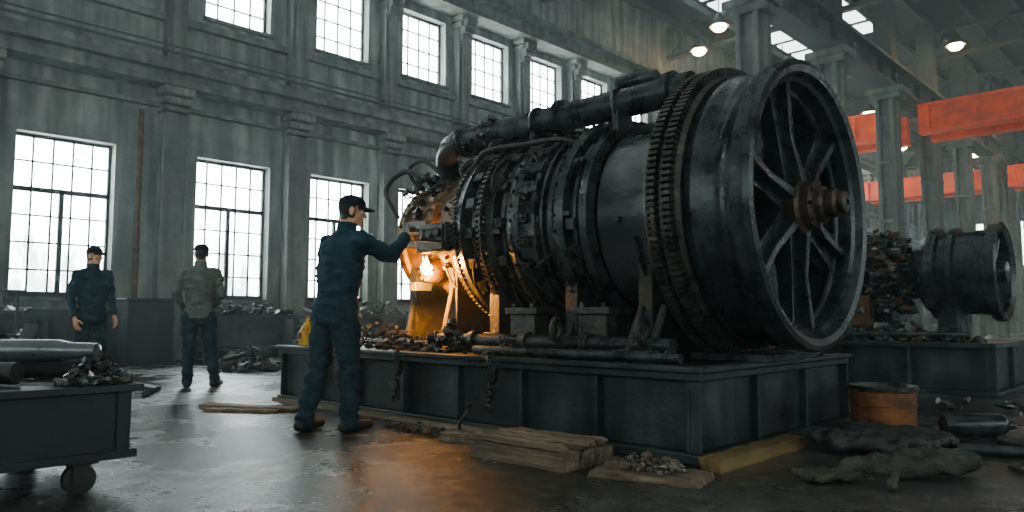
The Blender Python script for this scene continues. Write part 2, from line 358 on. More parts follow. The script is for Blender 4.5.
def crane(x0,x1,y):
    e=empty('overhead_crane',((x0+x1)/2,y,8)); m=MB()
    for yy in (y,y+1.5):
        m.bx(x0,x1,yy-.2,yy+.2,7.45,8.35); m.bx(x0,x1,yy-.28,yy+.28,8.35,8.43); m.bx(x0,x1,yy-.28,yy+.28,7.37,7.45)
        k=x0+.3
        while k<x1-.1: m.bx(k,k+.06,yy-.27,yy-.2,7.45,8.35); k+=1.5
    m.build('bridge_girders',['orange'],e,smooth=False)
    xm=(x0+x1)/2
    h=MB(); h.bx(xm-.7,xm+.7,y-.3,y+1.8,8.44,8.8); h.cyl((xm-.4,y+.75,8.9),(xm+.4,y+.75,8.9),.3,n=20); h.cyl((xm,y+.75,8.7),(xm,y+.75,6.9),.02,n=8); h.torus((xm,y+.75,6.6),(0,1,0),.16,.04,n=20,m=8,a0=0,a1=4.5); h.bx(xm-.15,xm+.15,y+.65,y+.85,6.8,7.1)
    h.build('trolley_and_hook',['girder'],e)
crane(-14.6,CX-.4,29); crane(CX+.4,12.8,29); crane(-14.6,CX-.4,44); crane(CX+.4,12.8,44)
for (x,y,z) in ((-14.0,24.8,11.0),(-12.4,23.4,11.1),(-6.8,31,11.0),(-11.4,35.5,10.2),(-6.4,37.4,10.6),(-9.5,27,10.8),(-12.2,43,10),(-5.6,42,10.0),(-13,30,10.4),(-9.6,47,9.8),(-7.2,41,10),(-13.4,38,9.8),(-10.2,40,10.5)):
    e=empty('ceiling_lamp',(x,y,z)); l=MB(); l.rev([(0,.34),(.1,.32),(.3,.18),(.45,.1),(.5,.0)],(x,y,z),(0,0,1),n=28); l.cyl((x,y,z+.45),(x,y,ZR-.25),.02,n=8); l.build('shade',['girder'],e)
    l=MB(); l.sph((x,y,z-.02),(.25,.25,.17),20,8); l.build('bulb',['lamp'],e)

# ------------------------------------------------------------------ main machine
AY,AZ=5.2,1.66
def pc(x,th,r):
    t=math.radians(th); return V((x,AY-r*math.cos(t),AZ+r*math.sin(t)))
def Rth(th): return Matrix.Rotation(-math.radians(th),3,'X')
rng=random.Random(7)
mach=empty('industrial_steam_turbine',(-4.6,AY,0))
m=MB()
prof=[(-6.2,0),(-6.2,.3),(-6.16,.42),(-6.1,.5),(-6.08,.6),(-6.0,.6),(-5.98,.56),(-5.6,.58),(-5.58,.64),(-5.5,.64),(-5.48,.6),(-5.1,.63),(-5.08,.76),(-4.98,.78),(-4.94,.72)]
m.rev(prof,(0,AY,AZ),(1,0,0),96,mi=0)
m.build('burner_casing',['brass'],mach,ang=30)
m=MB()
prof=[(-4.98,.5),(-4.98,.76),(-4.92,.84),(-4.84,.85),(-4.8,.74),(-4.66,.74),(-4.64,.82),(-4.5,.85),(-4.44,.84),(-4.42,.74),(-4.3,.74),(-4.28,.84),(-4.2,.87),(-4.14,.85),(-4.12,.77),(-4.02,.8),(-3.86,.8),(-3.8,.76),(-3.78,.84),(-3.72,.88),(-3.66,.85),(-3.64,.77),(-3.54,.77),(-3.52,.83),(-3.44,.84),(-3.41,.77)]
m.rev(prof,(0,AY,AZ),(1,0,0),128,mi=0)
m.build('compressor_casing',['steel'],mach,ang=30)
m=MB()
m.rev([(-3.42,.72),(-3.40,.75),(-2.92,.76),(-2.9,.79),(-2.84,.79),(-2.82,.76),(-2.62,.76)],(0,AY,AZ),(1,0,0),128)
m.build('polished_cylinder',['polish'],mach,ang=30)
m=MB()
def teeth(mb,x,r,n,dx,dr,w,mi=0,off=0):
    for k in range(n):
        th=360*(k+off)/n; mb.box(pc(x,th,r),(dx,dr,w),mi,Rth(th))
m.rev([(-2.77,.74),(-2.77,.99),(-2.73,1.02),(-2.56,1.02),(-2.53,1.0),(-2.53,.8)],(0,AY,AZ),(1,0,0),128)
teeth(m,-2.715,1.045,150,.075,.075,.025); teeth(m,-2.60,1.045,150,.075,.075,.025,0,.5)
m.torus((-2.657,AY,AZ),(1,0,0),1.03,.02,n=128,m=8); m.torus((-2.765,AY,AZ),(1,0,0),1.04,.018,n=128,m=8)
for x,r,n in ((-4.95,.82,110),(-4.56,.87,116)):
    teeth(m,x,r,n,.055,.07,.026); m.torus((x,AY,AZ),(1,0,0),r,.018,n=96,m=6)
m.build('gear_rings',['grime'],mach,ang=30)
m=MB()
prof=[(-2.54,.80),(-2.54,.95),(-2.51,.98),(-2.46,1.0),(-2.40,.99),(-2.35,.965),(-2.28,.965),(-2.22,.985),(-2.17,1.025),(-2.08,1.035),(-2.045,1.02),(-2.035,.985),(-2.05,.94),(-2.10,.915),(-2.12,.885),(-2.16,.875),(-2.42,.86),(-2.44,.8),(-2.5,.3),(-2.5,0)]
m.rev(prof,(0,AY,AZ),(1,0,0),160)
m.build('flywheel_rim',['steel'],mach,ang=28)
m=MB(); NS=6
for k in range(NS):
    th=360*k/NS+20
    a=math.radians(th); rad=V((0,-math.cos(a),math.sin(a))); tan=V((0,math.sin(a),math.cos(a)))
    C=V((0,AY,AZ))
    def q(r,t,x): return C+rad*r+tan*t+V((x,0,0))
    def arm(secs):
        vs=[]
        for (r,hw,xb,xf) in secs: vs.extend([q(r,-hw,xb),q(r,hw,xb),q(r,hw,xf),q(r,-hw,xf)])
        fs=[(i*4+j,i*4+(j+1)%4,i*4+4+(j+1)%4,i*4+4+j) for i in range(len(secs)-1) for j in range(4)]+[(3,2,1,0),(len(secs)*4-4,len(secs)*4-3,len(secs)*4-2,len(secs)*4-1)]
        m.add(vs,fs)
    arm(((.12,.10,-2.38,-2.2),(.45,.10,-2.34,-2.22),(.78,.14,-2.33,-2.23),(.89,.22,-2.33,-2.22)))
    arm(((.12,.035,-2.3,-2.1),(.5,.028,-2.3,-2.16),(.89,.03,-2.3,-2.15)))
m.torus((-2.24,AY,AZ),(1,0,0),.86,.03,n=96,m=8)
m.build('flywheel_spokes',['steel'],mach,ang=30,bevel=.006)
m=MB()
m.rev([(-2.45,.18),(-2.2,.2),(-2.12,.2),(-2.1,.17),(-2.04,.165),(-2.02,.13),(-1.98,.125),(-1.96,.1),(-1.9,.1),(-1.88,.075),(-1.86,.08),(-1.84,.075),(-1.83,.05),(-1.83,.025),(-1.86,.02),(-1.86,0)],(0,AY,AZ),(1,0,0),48)
for k in range(8):
    th=45*k; c=pc(-2.06,th,.145); m.cyl(c,c+V((.045,0,0)),.018,n=6)
m.build('flywheel_hub',['hubrust'],mach,ang=30)
m=MB()
for x,r,n,s in ((-6.03,.6,30,.017),(-5.54,.645,32,.017),(-5.02,.78,44,.017),(-4.2,.875,44,.016),(-3.72,.885,44,.014),(-2.87,.795,48,.012)):
    for k in range(n):
        th=360*k/n; a=pc(x,th,r-.01); b=pc(x,th,r+s*1.4); m.cyl(a,b,s,n=6)
for k in range(28):
    th=360*k/28; a=pc(-2.12,th,.955); m.cyl(a+V((.03,0,0)),a+V((.072,0,0)),.012,n=6)
m.build('flange_bolts',['grime'],mach,ang=30)
m=MB()
py,pz=4.86,2.6
m.tube(spath([(-5.75,5.05,2.2),(-5.72,4.97,2.42),(-5.55,py,2.56),(-5.2,py,pz),(-4,py,pz),(-2.8,py,pz)],8),.12,n=28)
for x in (-5.35,-4.1,-3.0): m.rev([(0,.09),(0,.158),(.05,.158),(.05,.09)],(x,py,pz),(1,0,0),32)
for x in (-4.35,-3.45): 
    m.bx(x-.03,x+.03,py-.1,py+.1,pz-.3,pz-.05); m.torus((x,py,pz),(1,0,0),.13,.018,n=32,m=8)
m.rev([(0,.03),(0,.07),(.08,.075),(.3,.075),(.36,.05),(.36,0)],(-3.5,4.9,2.77),(1,0,0),24)
m.build('steam_pipe',['steel'],mach,ang=30)
m=MB()
def arc(x0,x1,t0,t1,r,rad,n=16,mi=0,bulge=0):
    P=[]
    for i in range(n+1):
        s=i/n; P.append(pc(x0+(x1-x0)*s,t0+(t1-t0)*s,r+bulge*math.sin(PI*s)))
    m.tube(P,rad,n=9,mi=mi)
m.tube(spath([(-4.9,4.6,2.28),(-4.7,4.55,2.36),(-4.3,4.6,2.36),(-3.9,4.62,2.34),(-3.75,4.7,2.28)],6),.022,n=12,mi=2)
arc(-4.36,-4.36,110,-55,.79,.028); arc(-4.73,-4.73,120,-60,.78,.026)
arc(-3.98,-3.98,110,-50,.84,.028); arc(-3.9,-3.9,80,-70,.83,.018); arc(-3.59,-3.59,120,-60,.79,.022)
arc(-3.05,-3.05,-15,-65,.79,.018)
for i in range(10):
    x=rng.uniform(-5.9,-3.6); t0=rng.uniform(-50,90); base=.66 if x<-5.05 else .87
    arc(x,x+rng.uniform(-.25,.25),t0,t0+rng.uniform(-45,45),base,rng.uniform(.008,.014),n=10,mi=rng.choice((0,2)),bulge=rng.uniform(.02,.07))
for i in range(9):
    x=-6.0+i*.13; a=pc(x,rng.uniform(60,95),.6); b=pc(x+rng.uniform(-.3,.35),rng.uniform(95,120),.62)
    mid=(a+b)/2+V((rng.uniform(-.15,.15),-.05,rng.uniform(.1,.24))); m.tube(spath([a,mid+V((-.1,0,-.05)),mid+V((.1,0,.03)),b],6),rng.uniform(.014,.026),n=9,mi=2)
m.tube(spath([(-6.2,4.7,1.9),(-6.35,4.65,2.2),(-6.1,4.7,2.38),(-5.8,4.8,2.25)],6),.03,n=10,mi=2)
m.tube(spath([(-6.1,4.9,2.2),(-6.15,4.8,2.42),(-5.9,4.8,2.48),(-5.7,4.9,2.3)],6),.022,n=10,mi=2)
m.build('pipework',['steel','brass','rubber'],mach,ang=40)
m=MB()
def block(x,th,r,dx,dr,dw,mi=0):
    m.box(pc(x,th,r+dr/2),(dx,dr,dw),mi,Rth(th))
def valve(x,th,r,s=1.0,mi=0):
    a=pc(x,th,r); d=(pc(x,th,r+1)-a).normalized()
    m.cyl(a,a+d*.06*s,.05*s,n=14,mi=mi); m.cyl(a+d*.06*s,a+d*.15*s,.022*s,n=10,mi=mi); m.torus(a+d*.15*s,d,.055*s,.01*s,n=20,m=6,mi=mi); 
    u=V((1,0,0)); m.cyl(a+d*.15*s-u*.055*s,a+d*.15*s+u*.055*s,.007*s,n=6,mi=mi)
for th in (42,30,18,6,-6,-18,-30): block(-4.02,th,.8,.17,.08,.1,2); 
for th in (36,24,12,0,-12,-24): valve(-4.02,th,.87,.7,0 if th%24 else 2)
for th in (50,32,14,-4,-22,-38): block(-4.73,th,.74,.1,.12,.09,2)
for th in (44,22,0,-22): block(-4.36,th,.74,.09,.12,.08,2)
for th in (60,30,-5,-30): block(-3.59,th,.77,.08,.08,.08,2)
block(-3.2,62,.76,.2,.04,.12,2); block(-3.2,-5,.76,.05,.03,.04,2)
for i in range(90):
    x=rng.choice((-5.8,-5.3,-4.73,-4.36,-4.0,-3.6))+rng.uniform(-.06,.06); th=rng.uniform(-60,115); r=.58 if x<-5.05 else .78; s=rng.uniform(.02,.05)
    k=rng.random()
    if k<.5: block(x,th,r,s*rng.uniform(1,2),s*rng.uniform(1,2),s*rng.uniform(.8,1.6),rng.choice((0,0,2,2)))
    elif k<.85: 
        a=pc(x,th,r); d=(pc(x,th,r+1)-a).normalized(); m.cyl(a,a+d*s*rng.uniform(1.5,3),s*.5,n=10,mi=rng.choice((0,2)))
    else: valve(x,th,r,rng.uniform(.4,.7),rng.choice((0,2)))
junk(m,rng,(-5.0,4.85,2.45),(.32,.18,.34),70,3,.03,.07)
junk(m,rng,(-4.5,4.85,2.5),(.4,.1,.15),24,3,.02,.05)
junk(m,rng,(-5.85,4.85,2.1),(.32,.25,.28),70,3,.03,.08)
m.build('valve_fittings',['grime','steel','steel'],mach,ang=35)
m=MB()
m.bx(-5.38,-4.98,4.3,4.62,1.46,1.72,0); m.bx(-5.36,-5.0,4.28,4.3,1.48,1.70,1)
for (x,z,r) in ((-5.28,1.63,.045),(-5.17,1.63,.045),(-5.06,1.63,.04)):
    m.cyl((x,4.29,z),(x,4.25,z),r,n=20,mi=1); m.torus((x,4.25,z),(0,1,0),r,.007,n=20,m=6,mi=0)
m.cyl((-4.99,4.3,1.54),(-4.97,3.97,1.535),.014,n=10,mi=1); m.sph((-4.97,3.96,1.535),.026,mi=1)
m.bx(-5.85,-5.5,4.5,4.72,1.55,1.8,0); m.cyl((-5.7,4.5,1.68),(-5.7,4.42,1.68),.07,n=20,mi=1)
m.bx(-5.62,-5.52,4.4,4.6,1.12,1.2,0)
m.build('control_cabinet',['steel','grime'],mach,ang=35,bevel=.006)
m=MB()
hx,hz=-5.5,1.31
m.rev([(0,.045),(0,.09),(-.05,.11),(-.12,.11)],(hx,4.52,hz),(0,-1,0),28,mi=0)
m.rev([(.02,.0),(.02,.05)],(hx,4.56,hz),(0,1,0),28,mi=1)
for k in range(8):
    a=k*PI/4; m.cyl((hx+.09*math.cos(a),4.54,hz+.09*math.sin(a)),(hx+.09*math.cos(a),4.5,hz+.09*math.sin(a)),.01,n=6,mi=0)
m.build('burner_port',['brass','ember'],mach)
m=MB()
for i in range(9):
    x=hx+rng.uniform(-.04,.08); z=hz+rng.uniform(-.03,.015); l=rng.uniform(.04,.12)
    m.tube([(x,4.54,z),(x+.01,4.48,z+l*.3),(x+.02,4.44,z+l)],[.018,.015,.002],n=8)
m.build('flame',['flame'],mach)
m=MB()
for x,r,wd in ((-5.95,.56,.6),(-5.3,.6,.7),(-4.58,.78,.75),(-3.72,.78,.8),(-3.05,.74,.75)):
    n=14; 
    for j in range(n):
        t0=-150+120*j/n; t1=-150+120*(j+1)/n
        a=pc(x,t0,r);b=pc(x,t1,r)
        vs=[(x-.06,a.y,a.z),(x+.06,a.y,a.z),(x+.06,b.y,b.z),(x-.06,b.y,b.z)]
        g=[(x-.06,a.y,.56),(x+.06,a.y,.56),(x+.06,b.y,.56),(x-.06,b.y,.56)]
        m.add(vs+g,[(0,1,2,3),(4,7,6,5),(0,4,5,1),(2,6,7,3),(1,5,6,2),(0,3,7,4)])
    m.bx(x-.14,x+.14,AY-wd,AY+wd,.54,.6)
    for sgn in (-1,1):
        m.tube([(x,AY+sgn*wd*.95,.58),(x,AY+sgn*wd*.74,1.0 if r>.7 else 1.15)],[.035,.028],n=10); m.box((x,AY+sgn*(wd*.9),.66),(.16,.12,.16))
m.build('support_saddles',['rubber'],mach,ang=35,bevel=.006)
m=MB()
m.tube([(-5.0,4.28,.68),(-2.65,4.28,.68)],.055,n=18,mi=0); m.tube([(-4.4,4.12,.61),(-2.5,4.12,.61)],.035,n=14,mi=0); m.tube([(-6.6,4.4,.62),(-5.1,4.35,.62)],.04,n=12,mi=1)
for x in (-4.6,-4.0,-3.4,-2.9): m.rev([(0,.05),(0,.08),(.06,.08),(.06,.05)],(x,4.28,.68),(1,0,0),20,mi=2)
for x in (-2.8,-2.98):
    m.tube([(x,4.2,.55),(x,4.3,.75),(x,4.42,.95)],[.04,.03,.025],n=10,mi=3); m.box((x,4.2,.6),(.14,.16,.1),2)
m.torus((-2.85,4.22,.78),(1,.2,0),.09,.022,n=24,m=8,mi=3); m.torus((-3.6,4.2,.78),(1,.3,0),.08,.02,n=24,m=8,mi=3)
m.bx(-2.8,-2.25,4.75,5.65,.57,.62,0)
# bearing pedestal blocks between bed and casing
for x in (-4.05,-3.35):
    m.box((x,4.42,.74),(.26,.22,.3),2); m.box((x,4.42,.92),(.34,.26,.05),2)
    for s_ in (-.1,.1): m.cyl((x+s_,4.32,.93),(x+s_,4.32,.98),.02,n=6,mi=0)
m.build('drive_rods',['steel','steel','grime','rubber'],mach,ang=35,bevel=.004)
m=MB()
junk(m,rng,(-4.9,4.25,.56),(.3,.2,.3),70,3,.025,.07)
junk(m,rng,(-5.6,4.3,.56),(.5,.2,.18),80,3,.025,.055)
junk(m,rng,(-6.45,4.6,.56),(.45,.5,.3),120,3,.03,.08)
junk(m,rng,(-4.15,4.22,.56),(.35,.13,.16),50,3,.02,.05)
junk(m,rng,(-3.4,4.25,.56),(.5,.13,.12),40,3,.02,.045)
junk(m,rng,(-2.75,4.2,.56),(.2,.1,.14),30,3,.02,.045)
junk(m,rng,(-3.2,5.9,.56),(1.0,.3,.3),60,3,.03,.1)
m.build('loose_fittings_on_bed',['grime','steel','rubber'],mach,ang=35)
m=MB()
bx0,bx1,by0,by1=-7.25,-2.27,3.95,6.35
m.bx(bx0,bx1,by0,by1,.49,.54); m.bx(bx0,bx1,by0,by1,.0,.06)
m.bx(bx0+.06,bx1-.06,by0+.07,by1-.07,.06,.49)
x=bx0+.06
while x<bx1: m.bx(x-.012,x+.012,by0+.005,by0+.08,.06,.49); x+=.69
for y in (by0+.02,by0+.78,by0+1.56,by1-.02): m.bx(bx1-.08,bx1-.006,y-.012,y+.012,.06,.49)
m.bx(bx0-.02,bx1+.02,by0-.03,by0+.1,.54,.575); m.bx(bx1-.1,bx1+.03,by0-.03,by1,.54,.572)
m.build('steel_bed',['base'],mach,smooth=False,bevel=.008)
m=MB()
for (x,L) in ((-5.15,.42),(-4.0,.42)):
    for k in range(9):
        m.torus((x+rng.uniform(-.015,.015),3.905,.6-k*.05),(1 if k%2 else 0,.3,0 if k%2 else .3),.03,.009,n=12,m=6)
    m.box((x+.03,3.9,.45),(.07,.05,.12),0,rotm(.2,.3,.2)); m.box((x-.02,3.9,.3),(.09,.04,.08),0,rotm(.1,-.3,.2)); m.torus((x,3.9,.2),(0,1,0),.04,.012,n=16,m=6)
m.build('hanging_chains',['grime'],mach)

# ------------------------------------------------------------------ second machine
m2=empty('auxiliary_turbine',(-4,10.3,0))
m=MB(); m.bx(-7.5,-1.83,9.45,11.5,.52,.58); m.bx(-7.44,-1.89,9.52,11.43,.05,.52); m.bx(-7.5,-1.83,9.45,11.5,0,.05)
for i in range(8): m.bx(-7.4+i*.78,-7.37+i*.78,9.46,9.55,.05,.52)
for y in (9.47,10.4,11.46): m.bx(-1.92,-1.84,y,y+.03,.05,.52)
m.build('steel_bed',['base'],m2,smooth=False,bevel=.008)
m=MB(); A2=(.12,10.25,1.4)
m.rev([(-2.8,0),(-2.8,.45),(-2.75,.5),(-2.7,.56),(-2.6,.56),(-2.58,.5),(-2.5,.5),(-2.48,.55),(-2.42,.55),(-2.4,.5),(-2.1,.51),(-2.08,.58),(-1.98,.59),(-1.96,.55),(-2.0,.48),(-2.15,.45),(-2.15,.2),(-2.1,.14),(-1.95,.12),(-1.93,.0)],A2,(1,0,0),80)
m.rev([(-7.0,0),(-7.0,.4),(-6.8,.5),(-5.6,.5),(-5.5,.6),(-5.3,.6),(-5.25,.5),(-4.2,.4),(-2.8,.3)],A2,(1,0,0),64)
for k in range(6):
    a=2*PI*k/6; m.tube([(-1.98,10.25+.12*math.cos(a),1.4+.12*math.sin(a)),(-1.98,10.25+.47*math.cos(a),1.4+.47*math.sin(a))],[.03,.05],n=8)
for k in range(30):
    a=2*PI*k/30; m.cyl((-2.53,10.25+.55*math.cos(a),1.4+.55*math.sin(a)),(-2.53,10.25+.585*math.cos(a),1.4+.585*math.sin(a)),.015,n=6)
for x in (-6.5,-5,-3.8,-2.4): m.bx(x-.1,x+.1,9.9,10.6,.58,1.1)
m.bx(-4.4,-3.0,9.9,10.7,.8,1.6); m.tube(spath([(-6.8,10,1.7),(-5.5,9.9,2.0),(-4.2,9.9,2.0),(-3.0,10.1,1.8)],6),.07,n=14)
m.build('rotor_casing',['steel'],m2,ang=30)
m=MB(); junk(m,rng,(-3.2,9.8,.9),(.5,.22,1.0),340,4,.03,.1); junk(m,rng,(-3.1,10.0,1.4),(.45,.3,.65),240,4,.03,.09); junk(m,rng,(-2.9,9.7,.57),(1.0,.2,.25),150,4,.03,.08); junk(m,rng,(-4.8,9.8,.9),(1.2,.35,1.0),240,4,.04,.12)
m.box((-3.3,9.65,.95),(.28,.16,.38),2); m.tube([(-4.3,9.6,.66),(-2.1,9.6,.66)],.04,mi=1)
m.build('engine_fittings',['grime','steel','rust','base'],m2,ang=35)

# ------------------------------------------------------------------ figure tools
def remeshed(mb,name,voxel,smooth=4,fac=.5):
    me=bpy.data.meshes.new(name+'_raw'); me.from_pydata([tuple(v) for v in mb.v],[],mb.f); me.update()
    ob=bpy.data.objects.new(name+'_raw',me); scene.collection.objects.link(ob)
    r=ob.modifiers.new('r','REMESH'); r.mode='VOXEL'; r.voxel_size=voxel
    sm=ob.modifiers.new('s','SMOOTH'); sm.factor=fac; sm.iterations=smooth
    dg=bpy.context.evaluated_depsgraph_get(); dg.update()
    out=bpy.data.meshes.new_from_object(ob.evaluated_get(dg)); bpy.data.objects.remove(ob,do_unlink=True)
    out.name=name; return out
class Blob:
    def __init__(s): s.mb=MB(); s.p=[]
    def cap(s,a,b,ra,rb,tag):
        a=V(a);b=V(b); s.mb.sph(a,ra,16,10); s.mb.sph(b,rb,16,10)
        if (b-a).length>1e-4: s.mb.tube([a,b],[ra,rb],n=18)
        s.p.append(('c',a,b,ra,rb,tag))
    def ell(s,c,r,tag,R=None): s.mb.sph(c,r,20,14,R=R); s.p.append(('e',V(c),r,tag))
    def loft(s,secs,tag,n=28,pw=2.4):
        vs=[];fs=[]
        for (cx,cy,cz,hw,hd) in secs:
            for k in range(n):
                t=2*PI*k/n; c,si=math.cos(t),math.sin(t)
                vs.append((cx+hw*math.copysign(abs(c)**(2/pw),c),cy+hd*math.copysign(abs(si)**(2/pw),si),cz))
        for i in range(len(secs)-1):
            for k in range(n):
                k2=(k+1)%n; fs.append((i*n+k,i*n+k2,(i+1)*n+k2,(i+1)*n+k))
        fs.append(tuple(range(n-1,-1,-1))); fs.append(tuple((len(secs)-1)*n+k for k in range(n)))
        s.mb.add(vs,fs); s.p.append(('l',secs,tag))
    def tag(s,p):
        best=1e9;bt=None
        for q in s.p:
            if q[0]=='c':
                _,a,b,ra,rb,t=q; d=b-a; L=d.length_squared; u=0 if L<1e-8 else max(0,min(1,(p-a).dot(d)/L)); dist=(p-(a+d*u)).length-(ra+(rb-ra)*u)
            elif q[0]=='e':
                _,c,r,t=q; rr=r if isinstance(r,(tuple,list)) else (r,r,r); d=p-c; k=math.sqrt((d.x/rr[0])**2+(d.y/rr[1])**2+(d.z/rr[2])**2); dist=(k-1)*min(rr)
            else:
                _,S,t=q; z=p.z; lo=S[0];hi=S[-1]
                if z<=lo[2]: s0=lo; ez=lo[2]-z
                elif z>=hi[2]: s0=hi; ez=z-hi[2]
                else:
                    ez=0
                    for i in range(len(S)-1):
                        if S[i][2]<=z<=S[i+1][2]:
                            u=(z-S[i][2])/(S[i+1][2]-S[i][2]+1e-9); s0=[S[i][j]+(S[i+1][j]-S[i][j])*u for j in range(5)]; break
                k=math.sqrt(((p.x-s0[0])/s0[3])**2+((p.y-s0[1])/s0[4])**2); dist=max((k-1)*min(s0[3],s0[4]),0)+ez
            if dist<best: best=dist;bt=t
        return bt
    def make(s,name,voxel,mats,parent,smooth=4,disp=None,clampz=None,post=None):
        me=remeshed(s.mb,name,voxel,smooth); 
        for k in mats: me.materials.append(M[k])
        for pl in me.polygons:
            c=pl.center.copy(); t=s.tag(c)
            if post: t=post(c,t)
            pl.material_index=mats.index(t); pl.use_smooth=True
        if disp:
            nrm=[v.normal.copy() for v in me.vertices]
            for v,nn in zip(me.vertices,nrm): v.co+=nn*disp(v.co)
        if clampz is not None:
            for v in me.vertices:
                if v.co.z<clampz: v.co.z=clampz
        me.update()
        ob=bpy.data.objects.new(name,me); scene.collection.objects.link(ob); ob.parent=parent; return ob

def hand(parent,name,wrist,d,n,side,curl):
    w=V(wrist); d=V(d).normalized(); n=V(n); n=(n-d*n.dot(d)).normalized(); s=d.cross(n)
    B=Blob(); B.cap(w-d*.05,w+d*.01,.028,.027,'skin')
    for i in range(4):
        o=s*((i-1.5)*.0205); B.cap(w+d*.012+o*.7,w+d*.088+o,.016,.0145,'skin')
    Ls=[.074,.084,.078,.060]
    if side>0: Ls=Ls[::-1]
    for i in range(4):
        p=w+d*.09+s*((i-1.5)*.0215); ang=0
        for k,fr in enumerate((.46,.3,.24)):
            ang+=curl*(.8 if k==0 else 1.0)+.04*i*curl; dd=(d*math.cos(ang)+n*math.sin(ang)+s*((i-1.5)*.04)).normalized()
            e=p+dd*Ls[i]*fr; B.cap(p,e,.0098-.0008*k,.0090-.0010*k,'skin'); p=e
    p=w+d*.025+s*side*.03; dd=(d*.62+s*side*.62+n*.42).normalized()
    for k,l in enumerate((.042,.033,.026)):
        e=p+dd*l; B.cap(p,e,.0155-.002*k,.0135-.002*k,'skin'); p=e; dd=(dd+n*.35*curl+d*.3-s*side*.12).normalized()
    return B.make(name,.0042,['skin'],parent,smooth=2)

